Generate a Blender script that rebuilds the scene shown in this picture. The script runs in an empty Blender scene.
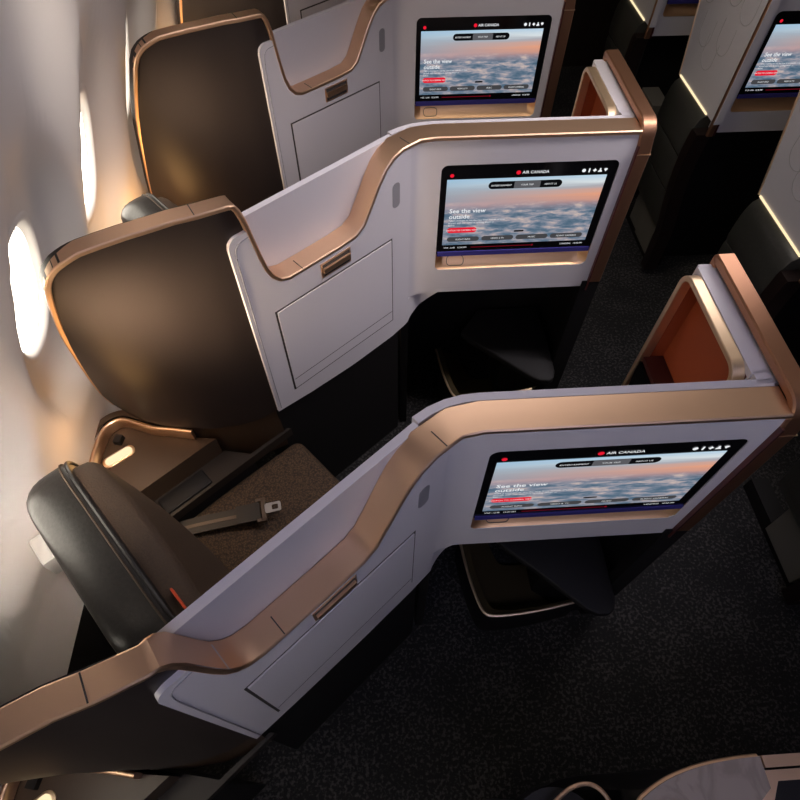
import bpy, bmesh, math, random
from mathutils import Vector, Matrix

random.seed(4)
C = bpy.context.scene.collection
S = 0.82            # metres per seat pitch unit; all coordinates below are in seat pitches,
ZF = -2.5           # measured from the eye point, floor at ZF
def W(p): return Vector((S*p[0], S*p[1], S*(p[2]-ZF)))
BASE = {}

# ------------------------------------------------------------------ materials
def mat(name, col, rough=.5, metal=0., **kw):
    m = bpy.data.materials.new(name); m.use_nodes = True
    nt = m.node_tree; b = nt.nodes['Principled BSDF']
    b.inputs['Base Color'].default_value = (*col, 1)
    b.inputs['Roughness'].default_value = rough
    b.inputs['Metallic'].default_value = metal
    for k, v in kw.items():
        b.inputs[k.replace('_', ' ')].default_value = v
    return m
def noise_tint(m, scale, lo, hi, stretch=(1,1,1), detail=4, bump=0., rough=None):
    nt = m.node_tree; b = nt.nodes['Principled BSDF']
    tc = nt.nodes.new('ShaderNodeTexCoord'); mp = nt.nodes.new('ShaderNodeMapping'); mp.inputs['Scale'].default_value = stretch
    n = nt.nodes.new('ShaderNodeTexNoise'); n.inputs['Scale'].default_value = scale; n.inputs['Detail'].default_value = detail
    r = nt.nodes.new('ShaderNodeValToRGB')
    r.color_ramp.elements[0].color = (*lo,1); r.color_ramp.elements[1].color = (*hi,1)
    r.color_ramp.elements[0].position = .3; r.color_ramp.elements[1].position = .7
    nt.links.new(tc.outputs['Object'], mp.inputs['Vector']); nt.links.new(mp.outputs['Vector'], n.inputs['Vector'])
    nt.links.new(n.outputs['Fac'], r.inputs['Fac']); nt.links.new(r.outputs['Color'], b.inputs['Base Color'])
    if bump:
        bp = nt.nodes.new('ShaderNodeBump'); bp.inputs['Strength'].default_value = bump; bp.inputs['Distance'].default_value = .002
        nt.links.new(n.outputs['Fac'], bp.inputs['Height']); nt.links.new(bp.outputs['Normal'], b.inputs['Normal'])
    return m
M = {}
M['white'] = mat('white_lacquer', (.66,.63,.645), .42)
M['bronze'] = mat('brushed_bronze', (.80,.54,.355), .42, 1.)
M['copper'] = mat('satin_copper', (.47,.25,.15), .46, 1.)
M['gold'] = mat('pale_gold_metal', (.90,.69,.46), .45, 1.)
M['shell'] = mat('dark_shell_laminate', (.024,.0175,.0155), .45, Specular_IOR_Level=.35)
M['dark'] = mat('black_soft_plastic', (.010,.009,.009), .6, Specular_IOR_Level=.25)
M['black'] = mat('gloss_black_glass', (.006,.006,.007), .12)
M['redwood'] = mat('dark_oxblood_edge', (.075,.016,.013), .4)
M['leather'] = noise_tint(mat('dark_leather', (.03,.027,.025), .36, Specular_IOR_Level=.32), 140, (.011,.010,.009), (.018,.016,.015), bump=.2)
M['pad'] = noise_tint(mat('olive_black_leather', (.035,.034,.028), 0.36, Specular_IOR_Level=.5), 120, (.040,.039,.032), (.052,.051,.043), bump=.12)
M['orange'] = mat('burnt_orange_lining', (.38,.075,.02), .55)
M['cream'] = mat('cream_sidewall', (.74,.70,.67), .5)
M['console'] = mat('brown_console_plastic', (.046,.026,.014), .42)
M['brass'] = mat('brown_brass_lining', (.07,.05,.022), .4, .5)
M['kick'] = mat('pale_grey_kick_panel', (.15,.14,.115), .45)
M['steel'] = mat('satin_steel', (.72,.71,.70), .3, 1.)
M['webbing'] = mat('belt_webbing', (.018,.014,.011), .5)
M['tan'] = mat('tan_buckle_plastic', (.10,.066,.042), .45)
M['greyplastic'] = mat('light_grey_plastic', (.45,.43,.40), .4)
M['lozenge'] = mat('grey_lens', (.30,.29,.30), .3)
M['groove'] = mat('shadow_gap_rubber', (.05,.042,.038), .6)
M['ceiling'] = mat('cabin_ceiling', (.62,.61,.64), .6)
M['oxblack'] = mat('black_red_trim', (.012,.006,.005), .4)
M['armrest'] = mat('dark_brown_armrest', (.016,.010,.0065), .55)
M['ledge'] = mat('warm_gold_ledge', (.88,.56,.31), .48, 1.)
M['quilt'] = mat('quilt_seam', (.46,.44,.43), .5)
M['redtag'] = mat('red_tag_cloth', (.75,.09,.03), .6)

def emis(name, col, st):
    m = bpy.data.materials.new(name); m.use_nodes = True; nt = m.node_tree
    nt.nodes.remove(nt.nodes['Principled BSDF'])
    e = nt.nodes.new('ShaderNodeEmission'); e.inputs['Color'].default_value = (*col,1); e.inputs['Strength'].default_value = st
    nt.links.new(e.outputs[0], nt.nodes['Material Output'].inputs['Surface']); return m
M['striplight'] = emis('warm_light_strip', (1,.80,.48), 1.15)
M['lamp'] = emis('reading_lamp_lens', (1,.80,.48), 1.15)
M['uiwhite'] = emis('screen_white', (.9,.92,.95), .9)
M['uired'] = emis('screen_red', (.85,.012,.035), .9)
M['uidim'] = emis('screen_grey_pill', (.055,.055,.06), 1)
M['uiblack'] = emis('screen_black', (.004,.004,.005), 1)
M['uimid'] = emis('screen_mid_grey', (.10,.10,.11), 1)
M['uidarkred'] = emis('screen_dark_red', (.16,.004,.012), 1)
M['indigo'] = mat('indigo_edge_glass', (.06,.052,.25), .25)

# woven seat fabric
def fabric():
    m = mat('brown_woven_fabric', (.12,.085,.05), .8); nt = m.node_tree; b = nt.nodes['Principled BSDF']
    tc = nt.nodes.new('ShaderNodeTexCoord'); mp = nt.nodes.new('ShaderNodeMapping')
    mp.inputs['Rotation'].default_value = (0,0,math.radians(20))
    ck = nt.nodes.new('ShaderNodeTexVoronoi'); ck.inputs['Scale'].default_value = 190
    r = nt.nodes.new('ShaderNodeValToRGB')
    r.color_ramp.elements[0].color = (.095,.054,.024,1); r.color_ramp.elements[1].color = (.022,.012,.006,1)
    r.color_ramp.elements[0].position = .15; r.color_ramp.elements[1].position = .75
    bp = nt.nodes.new('ShaderNodeBump'); bp.inputs['Strength'].default_value = .5; bp.inputs['Distance'].default_value = .002; bp.invert = True
    nt.links.new(tc.outputs['Object'], mp.inputs['Vector']); nt.links.new(mp.outputs['Vector'], ck.inputs['Vector'])
    nt.links.new(ck.outputs['Distance'], r.inputs['Fac']); nt.links.new(r.outputs['Color'], b.inputs['Base Color'])
    nt.links.new(ck.outputs['Distance'], bp.inputs['Height']); nt.links.new(bp.outputs['Normal'], b.inputs['Normal'])
    return m
M['fabric'] = fabric()
M['backfabric'] = noise_tint(mat('brown_back_fabric', (.09,.062,.04), .7), 260, (.036,.020,.010), (.056,.032,.016), bump=.3)

def carpet():
    m = mat('black_flecked_carpet', (.01,.01,.01), .95); nt = m.node_tree; b = nt.nodes['Principled BSDF']
    tc = nt.nodes.new('ShaderNodeTexCoord')
    n = nt.nodes.new('ShaderNodeTexNoise'); n.inputs['Scale'].default_value = 95; n.inputs['Detail'].default_value = 3; n.inputs['Roughness'].default_value = .6
    n2 = nt.nodes.new('ShaderNodeTexNoise'); n2.inputs['Scale'].default_value = 6
    ad = nt.nodes.new('ShaderNodeMath'); ad.operation = 'MULTIPLY_ADD'; ad.inputs[1].default_value = .25
    r = nt.nodes.new('ShaderNodeValToRGB')
    r.color_ramp.elements[0].color = (.006,.0056,.0056,1); r.color_ramp.elements[1].color = (.052,.048,.045,1)
    r.color_ramp.elements[0].position = .63; r.color_ramp.elements[1].position = .76
    nt.links.new(tc.outputs['Object'], n.inputs['Vector']); nt.links.new(tc.outputs['Object'], n2.inputs['Vector'])
    nt.links.new(n2.outputs['Fac'], ad.inputs[0]); nt.links.new(n.outputs['Fac'], ad.inputs[2])
    nt.links.new(ad.outputs[0], r.inputs['Fac']); nt.links.new(r.outputs['Color'], b.inputs['Base Color'])
    return m
M['carpet'] = carpet()

def marble():
    m = mat('grey_marble', (.5,.46,.42), .25); nt = m.node_tree; b = nt.nodes['Principled BSDF']
    tc = nt.nodes.new('ShaderNodeTexCoord')
    n = nt.nodes.new('ShaderNodeTexNoise'); n.inputs['Scale'].default_value = 9; n.inputs['Detail'].default_value = 8; n.inputs['Distortion'].default_value = 2.2
    r = nt.nodes.new('ShaderNodeValToRGB')
    for e, p, c in zip(r.color_ramp.elements, (.44,.52), ((.30,.25,.215,1),(.24,.195,.165,1))): e.position = p; e.color = c
    e = r.color_ramp.elements.new(.6); e.color = (.29,.245,.21,1)
    nt.links.new(tc.outputs['Object'], n.inputs['Vector']); nt.links.new(n.outputs['Fac'], r.inputs['Fac']); nt.links.new(r.outputs['Color'], b.inputs['Base Color'])
    return m
M['marble'] = marble()

def pane_glass():
    m = bpy.data.materials.new('window_pane'); m.use_nodes = True; nt = m.node_tree
    nt.nodes.remove(nt.nodes['Principled BSDF'])
    t = nt.nodes.new('ShaderNodeBsdfTransparent'); t.inputs['Color'].default_value = (.97,.96,.93,1)
    g = nt.nodes.new('ShaderNodeBsdfGlossy'); g.inputs['Roughness'].default_value = .05
    mx = nt.nodes.new('ShaderNodeMixShader'); mx.inputs['Fac'].default_value = .05
    nt.links.new(t.outputs[0], mx.inputs[1]); nt.links.new(g.outputs[0], mx.inputs[2])
    nt.links.new(mx.outputs[0], nt.nodes['Material Output'].inputs['Surface']); return m
M['pane'] = pane_glass()

def sky_picture():
    """The picture shown on the seat screens: evening cloud tops under a pale sky (UV driven)."""
    m = bpy.data.materials.new('screen_cloud_picture'); m.use_nodes = True; nt = m.node_tree; N = nt.nodes; L = nt.links
    N.remove(N['Principled BSDF'])
    uv = N.new('ShaderNodeUVMap'); sp = N.new('ShaderNodeSeparateXYZ'); L.new(uv.outputs[0], sp.inputs[0])
    mp = N.new('ShaderNodeMapping'); mp.inputs['Scale'].default_value = (4.0, 7.5, 1); L.new(uv.outputs[0], mp.inputs['Vector'])
    n1 = N.new('ShaderNodeTexNoise'); n1.inputs['Scale'].default_value = 1.6; n1.inputs['Detail'].default_value = 9; n1.inputs['Roughness'].default_value = .66; n1.inputs['Distortion'].default_value = .25
    L.new(mp.outputs[0], n1.inputs['Vector'])
    mp2 = N.new('ShaderNodeMapping'); mp2.inputs['Scale'].default_value = (1.2, 9, 1); L.new(uv.outputs[0], mp2.inputs['Vector'])
    n2 = N.new('ShaderNodeTexNoise'); n2.inputs['Scale'].default_value = 1.5; n2.inputs['Detail'].default_value = 3
    L.new(mp2.outputs[0], n2.inputs['Vector'])
    # sky bands from the height, wobbling a little
    wob = N.new('ShaderNodeMath'); wob.operation = 'MULTIPLY_ADD'; wob.inputs[1].default_value = .12; L.new(n2.outputs['Fac'], wob.inputs[0])
    sub = N.new('ShaderNodeMath'); sub.operation = 'SUBTRACT'; sub.inputs[1].default_value = .06; L.new(sp.outputs['Y'], sub.inputs[0]); L.new(sub.outputs[0], wob.inputs[2])
    def ramp(stops):
        r = N.new('ShaderNodeValToRGB'); el = r.color_ramp.elements
        el[0].position, el[0].color = stops[0][0], (*stops[0][1],1); el[1].position, el[1].color = stops[-1][0], (*stops[-1][1],1)
        for p, c in stops[1:-1]:
            e = el.new(p); e.color = (*c,1)
        return r
    left = ramp([(.50,(.30,.30,.38)),(.62,(.50,.36,.38)),(.70,(.33,.34,.40)),(.80,(.36,.40,.46)),(.92,(.40,.53,.64)),(1,(.36,.56,.74))])
    right = ramp([(.50,(.30,.24,.28)),(.60,(.46,.27,.26)),(.72,(.80,.36,.22)),(.80,(.62,.38,.32)),(.85,(.42,.42,.46)),(.91,(.72,.78,.80)),(1,(.50,.66,.80))])
    L.new(wob.outputs[0], left.inputs['Fac']); L.new(wob.outputs[0], right.inputs['Fac'])
    mx = N.new('ShaderNodeMixRGB'); L.new(sp.outputs['X'], mx.inputs['Fac']); L.new(left.outputs[0], mx.inputs[1]); L.new(right.outputs[0], mx.inputs[2])
    cloud = ramp([(.30,(.045,.10,.16)),(.42,(.10,.16,.23)),(.50,(.20,.24,.31)),(.565,(.37,.34,.38)),(.65,(.62,.50,.45))])
    L.new(n1.outputs['Fac'], cloud.inputs['Fac'])
    # cloud mask: full below .52, none above .66
    mr = N.new('ShaderNodeMapRange'); mr.inputs[1].default_value = .66; mr.inputs[2].default_value = .52
    a2 = N.new('ShaderNodeMath'); a2.operation = 'MULTIPLY_ADD'; a2.inputs[1].default_value = -.22; L.new(n1.outputs['Fac'], a2.inputs[0])
    a3 = N.new('ShaderNodeMath'); a3.operation = 'ADD'; a3.inputs[1].default_value = .11; L.new(sp.outputs['Y'], a3.inputs[0]); L.new(a3.outputs[0], a2.inputs[2])
    L.new(a2.outputs[0], mr.inputs[0])
    m2 = N.new('ShaderNodeMixRGB'); L.new(mr.outputs[0], m2.inputs['Fac']); L.new(mx.outputs[0], m2.inputs[1]); L.new(cloud.outputs[0], m2.inputs[2])
    e = N.new('ShaderNodeEmission'); e.inputs['Strength'].default_value = .95; L.new(m2.outputs[0], e.inputs['Color'])
    L.new(e.outputs[0], N['Material Output'].inputs['Surface']); return m
M['picture'] = sky_picture()

# ------------------------------------------------------------------ building blocks
def thing(name, base, label, cat, group=None):
    o = bpy.data.objects.new(name, None); C.objects.link(o)
    o.location = W(base); o.empty_display_size = .05
    o['label'] = label; o['category'] = cat
    if group: o['group'] = group
    BASE[o] = W(base); return o
def obj(name, bm, m, parent=None, smooth=40, label=None, kind=None):
    """Links a bmesh built in pitch units as one mesh object (origin: its thing's base)."""
    off = BASE.get(parent, Vector((0,0,0)))
    bmesh.ops.remove_doubles(bm, verts=bm.verts, dist=1e-5)
    bmesh.ops.recalc_face_normals(bm, faces=bm.faces)
    for v in bm.verts: v.co = W(v.co) - off
    me = bpy.data.meshes.new(name); bm.to_mesh(me); bm.free()
    for p in me.polygons: p.use_smooth = True
    me.set_sharp_from_angle(angle=math.radians(smooth))
    me.materials.append(M[m] if isinstance(m, str) else m)
    o = bpy.data.objects.new(name, me); C.objects.link(o)
    if parent: o.parent = parent; BASE[o] = off
    if label: o['label'] = label
    if kind: o['kind'] = kind
    return o
def struct(name, bm, m, parent=None, smooth=40): 
    return obj(name, bm, m, parent, smooth, kind='structure')
def dup(root, dy, label, dx=0.):
    r = root.copy(); C.objects.link(r); r.location = root.location + Vector((S*dx, S*dy, 0)); r['label'] = label
    for ch in list(root.children):
        c = ch.copy(); C.objects.link(c); c.parent = r
        for g in list(ch.children):
            d = g.copy(); C.objects.link(d); d.parent = c
    return r
def B(): return bmesh.new()
def quad_grid(bm, G, close=False):
    vs = [[bm.verts.new(p) for p in row] for row in G]
    for i in range(len(vs)-1):
        n = len(vs[i])
        for j in range(n if close else n-1):
            bm.faces.new((vs[i][j], vs[i+1][j], vs[i+1][(j+1)%n], vs[i][(j+1)%n]))
    return vs
def loft(bm, rings, caps=True, loop=False):
    """Rings of equal length joined one after the other (each ring closed)."""
    vs = [[bm.verts.new(p) for p in r] for r in rings]
    n = len(vs[0]); k = len(vs)
    for i in range(k if loop else k-1):
        a, b = vs[i], vs[(i+1)%k]
        for j in range(n): bm.faces.new((a[j], b[j], b[(j+1)%n], a[(j+1)%n]))
    if caps and not loop: bm.faces.new(vs[0]); bm.faces.new(list(reversed(vs[-1])))
def bev(bm, w, seg=2, ang=35):
    es = [e for e in bm.edges if len(e.link_faces) == 2 and e.calc_face_angle(0) > math.radians(ang)]
    if es: bmesh.ops.bevel(bm, geom=es, offset=w, segments=seg, profile=.5, affect='EDGES')
    return bm
def box(x0,x1,y0,y1,z0,z1,b=0.,bm=None,seg=2):
    own = bm is None; bm = bm or B()
    loft(bm, [[(x0,y0,z),(x1,y0,z),(x1,y1,z),(x0,y1,z)] for z in (z0,z1)])
    if b and own: bev(bm, b, seg)
    return bm
def prism(poly, z0, z1, b=0., bm=None, seg=2, f=lambda p:p):
    own = bm is None; bm = bm or B()
    loft(bm, [[f((x,y,z)) for x,y in poly] for z in (z0,z1)])
    if b and own: bmesh.ops.recalc_face_normals(bm, faces=bm.faces); bev(bm, b, seg)
    return bm
def tube(pts, r, bm=None, n=8, closed=False):
    bm = bm or B(); pts = [Vector(p) for p in pts]; rings = []
    up = Vector((0,0,1)); k = len(pts)
    for i, p in enumerate(pts):
        a = pts[(i-1)%k] if (closed or i) else p; c = pts[(i+1)%k] if (closed or i < k-1) else p
        t = (c-a).normalized(); s = t.cross(up)
        if s.length < .05: s = t.cross(Vector((1,0,0)))
        s.normalize(); u = s.cross(t)
        rings.append([p + r*(math.cos(q)*s + math.sin(q)*u) for q in (2*math.pi*j/n for j in range(n))])
    loft(bm, rings, loop=closed); return bm
def ribbon(pts, deps, th, bm=None, lip=0., closed=False, r=.004):
    """A flat band: pts = its front outer edge, deps = the way back (its width); th = its thickness, turned in."""
    bm = bm or B(); P = [Vector(p) for p in pts]; D = [Vector(d) for d in deps]; k = len(P); rings = []
    for i in range(k):
        a = P[(i-1)%k] if (closed or i) else P[i]; c = P[(i+1)%k] if (closed or i < k-1) else P[i]
        T = (c-a).normalized(); d = D[i]; dn = d.normalized(); n = T.cross(dn).normalized()
        f = P[i] - dn*lip; b = P[i] + d
        rings.append([f - n*r, f + dn*r, b - dn*r, b - n*r, b - n*(th-r), b - n*th - dn*r, f - n*th + dn*r, f - n*(th-r)])
    loft(bm, rings, loop=closed); return bm
def smooth_poly(pts, it=2):
    for _ in range(it):
        q = [pts[0]]
        for a, b in zip(pts, pts[1:]):
            q.append(tuple(.75*x+.25*y for x,y in zip(a,b))); q.append(tuple(.25*x+.75*y for x,y in zip(a,b)))
        q.append(pts[-1]); pts = q
    return pts
def rrect(w0,w1,h0,h1,r,n=6):
    """Rounded rectangle outline, counter clockwise from the lower right corner."""
    o = []
    for cx, cy, a0 in ((w1-r,h0+r,-90),(w1-r,h1-r,0),(w0+r,h1-r,90),(w0+r,h0+r,180)):
        for i in range(n+1):
            a = math.radians(a0 + 90*i/n); o.append((cx+r*math.cos(a), cy+r*math.sin(a)))
    return o
def lerp(a,b,t): return a+(b-a)*t
def interp(x, tab):
    if x <= tab[0][0]: return tab[0][1]
    for (x0,y0),(x1,y1) in zip(tab, tab[1:]):
        if x <= x1: return lerp(y0,y1,(x-x0)/(x1-x0) if x1 > x0 else 1)
    return tab[-1][1]

# ------------------------------------------------------------------ the plan line of a suite partition
C0 = Vector((-.36,.137)); SDx, SDy = .7632, .6462
TH = math.atan2(SDy, SDx); TL = .05; RF = TL/math.tan(TH/2); SI = .674; AL = RF*TH
def path(s):
    """(x, y, back normal x, back normal y) at arc length s from the window end of the side panel."""
    if s <= SI-TL: return C0.x+SDx*s, C0.y+SDy*s, -SDy, SDx
    e = C0 + Vector((SDx,SDy))*(SI-TL); c = e + Vector((SDy,-SDx))*RF
    if s <= SI-TL+AL:
        a = TH - (s-SI+TL)/RF; nx, ny = -math.sin(a), math.cos(a)
        return c.x+nx*RF, c.y+ny*RF, nx, ny
    return c.x + (s-SI+TL-AL), c.y+RF, 0., 1.
YTV = path(2.)[1]
def s_of_x(x): return SI-TL+AL + x - path(SI-TL+AL)[0]
def SN(s,n,z):      # seat frame: s along the seat's facing direction, n across (from divider to divider)
    return (C0.x+SDx*s-SDy*n, C0.y+SDy*s+SDx*n, z)
def PN(s,n,z):
    x,y,a,b = path(s); return (x+a*n, y+b*n, z)
RIM = [(.030,-.853),(.046,-.860),(.058,-.880),(.068,-.918),(.077,-.980),(.086,-1.040),(.095,-1.086),(.109,-1.122),(.129,-1.145),(.155,-1.155),
       (.227,-1.156),(.341,-1.156),(.403,-1.152),(.433,-1.133),(.463,-1.087),(.495,-1.034),(.528,-.990),(.560,-.966),(.600,-.954),(.66,-.952)]
RZ = [(-9,-.853)] + RIM + [(9,-.952)]
def strip(ss, zt, zb, off, th, bm=None):
    """A skin along the plan line from off (front) to off+th, between heights zb(s) and zt(s)."""
    bm = bm or B()
    loft(bm, [[PN(s,off,zb(s)), PN(s,off,zt(s)), PN(s,off+th,zt(s)), PN(s,off+th,zb(s))] for s in ss]); return bm
def frange(a,b,n): return [lerp(a,b,i/n) for i in range(n+1)]

# ------------------------------------------------------------------ suite partitions along the windows
SHT = [(-.360,.139),(-.40,.124),(-.45,.107),(-.50,.083),(-.55,.060),(-.60,.034),(-.64,.011)]        # top edge of the shell
SHC = [(-.658,.001,-.8575),(-.677,-.009,-.864),(-.697,-.018,-.874),(-.717,-.027,-.893)]        # its rounded corner
SHL = [(-.734,-.030,-.922),(-.752,-.020,-.965),(-.779,-.001,-1.03),(-.824,.034,-1.15),(-.869,.082,-1.32),(-.905,.123,-1.46),(-.933,.160,-1.595),(-.945,.195,-1.70)]
SHB = [(-.36,.137,-1.70),(-.42,.110,-1.715),(-.493,.092,-1.72),(-.58,.080,-1.715),(-.668,.082,-1.705),(-.74,.090,-1.70),(-.80,.105,-1.69),(-.88,.145,-1.685),(-.945,.195,-1.70)]
def shell_grid(back=0.):
    """Front (or back) skin of the curved shell between its top, window edge, bottom and the corner with the side panel."""
    nu, nv = 26, 22; G = []
    top = [(x,y,-.855) for x,y in SHT] + SHC + SHL[:1]
    def along(tab, t):
        L = [0]
        for a,b in zip(tab, tab[1:]): L.append(L[-1] + math.dist(a,b))
        t *= L[-1]
        for i in range(len(tab)-1):
            if t <= L[i+1] + 1e-9:
                f = (t-L[i])/(L[i+1]-L[i]); return Vector([lerp(p,q,f) for p,q in zip(tab[i],tab[i+1])])
        return Vector(tab[-1])
    topc = [(-.360,.139,-.855)] + top[1:]
    left = SHL; right = [(-.360,.139,-.855),(-.36,.138,-1.2),(-.36,.137,-1.70)]
    c00, c10, c01, c11 = Vector(topc[0]), Vector(topc[-1]), Vector(right[-1]), Vector(left[-1])
    for j in range(nv+1):
        v = j/nv; row = []
        for i in range(nu+1):
            u = i/nu
            p = (1-v)*along(topc,u) + v*along(SHB,u) + (1-u)*along(right,v) + u*along(left,v) \
                - ((1-u)*(1-v)*c00 + u*(1-v)*c10 + (1-u)*v*c01 + u*v*c11)
            row.append(p + Vector((-.47,.88,0))*back)
        core = []
        for q in (.095,.086,.077,.068,.058,.046,.036,.024,.012):
            zt = interp(q,RZ)-.010; core.append(Vector(PN(q,back,lerp(zt,-1.70,v))))
        G.append(core+row)
    return G
def make_partition(root):
    # curved shell (dark) behind the next seat's head
    bm = B(); F = shell_grid(0.); K = shell_grid(.045)
    quad_grid(bm, F); quad_grid(bm, K)
    for a, b in ((F[0],K[0]),(F[-1],K[-1]),([r[0] for r in F],[r[0] for r in K]),([r[-1] for r in F],[r[-1] for r in K])):
        quad_grid(bm, [a,b])
    obj('shell_panel', bm, 'shell', root)
    # white side panel with its rounded upper corner
    def side_top(s):
        c = -.945
        if s < .03: c = -.945 - .03*(1-math.sqrt(max(0,1-((.03-s)/.03)**2)))
        return min(c, interp(s,RZ)-.004)
    def side_bot(s): return interp(s, [(0,-1.70),(.15,-1.722),(.35,-1.738),(.55,-1.735),(.62,-1.722),(.68,-1.69),(.73,-1.64),(.78,-1.60)])
    ss = sorted(set(frange(0,.03,8)+frange(.03,.2,20)+frange(.2,.40,6)+frange(.40,.634,22)))
    sp = obj('side_panel', strip(ss, side_top, side_bot, -.010, .055), 'white', root)
    bm = B(); R = []
    for q in frange(.634,.80,16):          # its foot runs on below the screen panel, drawing back
        o = lerp(-.010,.020,min(1,(q-.634)/.06)); zt = -1.5895 if q < .70 else -1.58; zb = min(zt-.002,side_bot(q))
        R.append([PN(q,o,zb),PN(q,o,zt),PN(q,o+.03,zt),PN(q,o+.03,zb)])
    loft(bm, R); obj('side_panel', bm, 'white', root)
    e = [PN(s,-.0105,z) for s,z in smooth_poly([(.062,-.962),(.03,-.965),(.014,-.985),(.013,-1.1),(.013,-1.4),(.013,-1.69)],2)]
    obj('piping', tube(e,.0014), 'lozenge', sp)
    # fold-down door and latch
    door = obj('stowage_door', bev(strip([.087,.20,.32,.44,.548], lambda s:-1.258, lambda s:-1.637, -.0135, .010), .003), 'white', root)
    gap = B()
    for a,b,c,d in ((.080,.087,-1.252,-1.645),(.548,.554,-1.252,-1.645),(.080,.554,-1.637,-1.645),(.080,.554,-1.252,-1.258)):
        strip([a,b], lambda s:c, lambda s:d, -.0106, .004, gap)
    obj('door_gap', gap, 'groove', door)
    obj('crease', strip([.090,.32,.546], lambda s:-1.588, lambda s:-1.5905, -.0139, .002), 'groove', door)
    la = obj('latch', bev(strip([.262,.32,.377], lambda s:-1.182, lambda s:-1.236, -.0125, .01), .004), 'bronze', root)
    obj('latch_recess', strip([.267,.32,.372], lambda s:-1.187, lambda s:-1.2, -.0131, .004), 'groove', la)
    bm = strip([.269,.32,.370], lambda s:-1.216, lambda s:-1.231, -.0131, .004); obj('latch_recess', bm, 'groove', la)
    obj('latch_bar', bev(strip([.268,.32,.371], lambda s:-1.199, lambda s:-1.217, -.020, .012), .004), 'bronze', la)
    bm = B(); o = rrect(.557,.588,-1.142,-1.055,.014)
    loft(bm, [[PN(a,-.0105,z) for a,z in o],[PN(a,-.008,z) for a,z in o]]); obj('indicator_lens', bm, 'lozenge', root)
    # screen panel: curved start, then a flat plate with a rounded opening
    bm = B(); xs = .212
    strip(frange(.638, s_of_x(xs), 12), lambda s:-.962, lambda s:-1.588, -.004, .05, bm)
    H = rrect(.2275,.786,-1.476,-1.049,.022,8); X0,X1,Z0,Z1 = xs,.820,-1.588,-.962
    def outer(p):
        cx, cz = .515, -1.262; dx, dz = p[0]-cx, p[1]-cz
        tx = ((X1-cx) if dx > 0 else (cx-X0))/max(abs(dx),1e-9); tz = ((Z1-cz) if dz > 0 else (cz-Z0))/max(abs(dz),1e-9)
        t = min(tx,tz); return (cx+dx*t, cz+dz*t)
    O = [outer(p) for p in H]
    for x,z in ((X0,Z0),(X0,Z1),(X1,Z0),(X1,Z1)):
        i = min(range(len(O)), key=lambda i: (O[i][0]-x)**2+(O[i][1]-z)**2); O[i] = (x,z)
    y0, y1 = YTV-.004, YTV+.046
    loft(bm, [[(x,y0,z) for x,z in O],[(x,y0,z) for x,z in H],[(x,y1,z) for x,z in H],[(x,y1,z) for x,z in O]], loop=True)
    obj('screen_panel', bm, 'white', root)
    # pale gold ledge in the foot of the opening, with a pushbutton outline
    bm = B(); pr = [(y1-.0,-1.38),(y1-.012,-1.43),(y0+.012,-1.468),(y0+.001,-1.474)]
    G = []
    for x in frange(.2285,.785,20):
        e = min(x-.2285,.785-x); k = max(0,1-e/.03)**2
        G.append([(x, lerp(y,y0+.001,k), z) for y,z in pr])
    quad_grid(bm, G); lg = obj('gold_ledge', bm, 'ledge', root)
    bt = rrect(.272,.334,-1.466,-1.437,.012,5)
    def onl(x,z): return (x, interp(z,[(-1.474,y0+.001),(-1.468,y0+.012),(-1.43,y1-.012)])-.002, z)
    obj('button', tube([onl(*p) for p in bt], .0012, closed=True, n=6), 'groove', lg)
    # white back skin, higher than the scoop
    bm = B()
    strip(frange(-.01,.622,24), lambda s:-.957, lambda s:-1.68, .056, .019, bm)
    obj('privacy_panel', bev(bm,.002,1), 'white', root)
    strip_b = strip(frange(.626,s_of_x(.815),30), lambda s:-.957, lambda s:-1.58, .066, .019)
    obj('rear_panel', bev(strip_b,.002,1), 'white', root)
    # bronze rim: window edge of the shell, shell top, scoop, screen top
    pts, dep = [], []
    for p in smooth_poly(list(reversed(SHL)) + list(reversed(SHC)),1):
        w = interp(p[2],[(-1.0,.008),(-.922,.016),(-.893,.028),(-.864,.042),(-.857,.047)]); pts.append((p[0]+.003,p[1]-.006,p[2])); dep.append((-.47*w,.88*w,0))
    for x,y in reversed(SHT[1:]): pts.append((x+.003,y-.006,-.853)); dep.append((-.0235,.0440,0))
    for s,z in RIM:
        t = min(1,max(0,(s-.03)/.04)); pts.append(PN(s,-.012,z)); x,y,a,b = path(s); w = .067 if s < .5 else lerp(.067,.074,min(1,(s-.5)/.1)); w = lerp(.05,w,t)
        dep.append(tuple(lerp(p,q*w,t) for p,q in zip((-.0225,.0423,0),(a,b,0))))
    for s in frange(.67,s_of_x(.817),14):
        x,y,a,b = path(s); pts.append(PN(s,-.010,-.952)); dep.append((a*.074,b*.074,0))
    obj('rim', ribbon(pts,dep,.014,r=.003), 'bronze', root, 30)
    # fine joints across the rim
    for s in (-.072,.628,.20):
        if s < 0: x,y = -.402,.1175; a,b = -.47,.88; z = -.853
        else: x,y,_ = PN(s,-.012,0); _,_,a,b = path(s); z = interp(s,RZ)
        g = .0012; tx,ty = b,-a
        obj('rim_joint', prism([(x-tx*g+a*.002,y-ty*g+b*.002),(x+tx*g+a*.002,y+ty*g+b*.002),(x+tx*g+a*.046,y+ty*g+b*.046),(x-tx*g+a*.046,y-ty*g+b*.046)], z-.001, z+.0006), 'groove', root)
    # aisle end: bronze cap that turns down beside the screen, dark edge, housing with the nook
    cp = [(.815,1.010,-.985),(.815,1.010,-.937),(.815,1.000,-.926),(.815,.85,-.925),(.815,.70,-.926)]
    for i in range(9):
        a = math.radians(90*i/8); cp.append((.815,.607-.046*math.sin(a),-.972+.046*math.cos(a)))
    cp += [(.822,.560,-1.03),(.822,.560,-1.3),(.822,.560,-1.56)]
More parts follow.
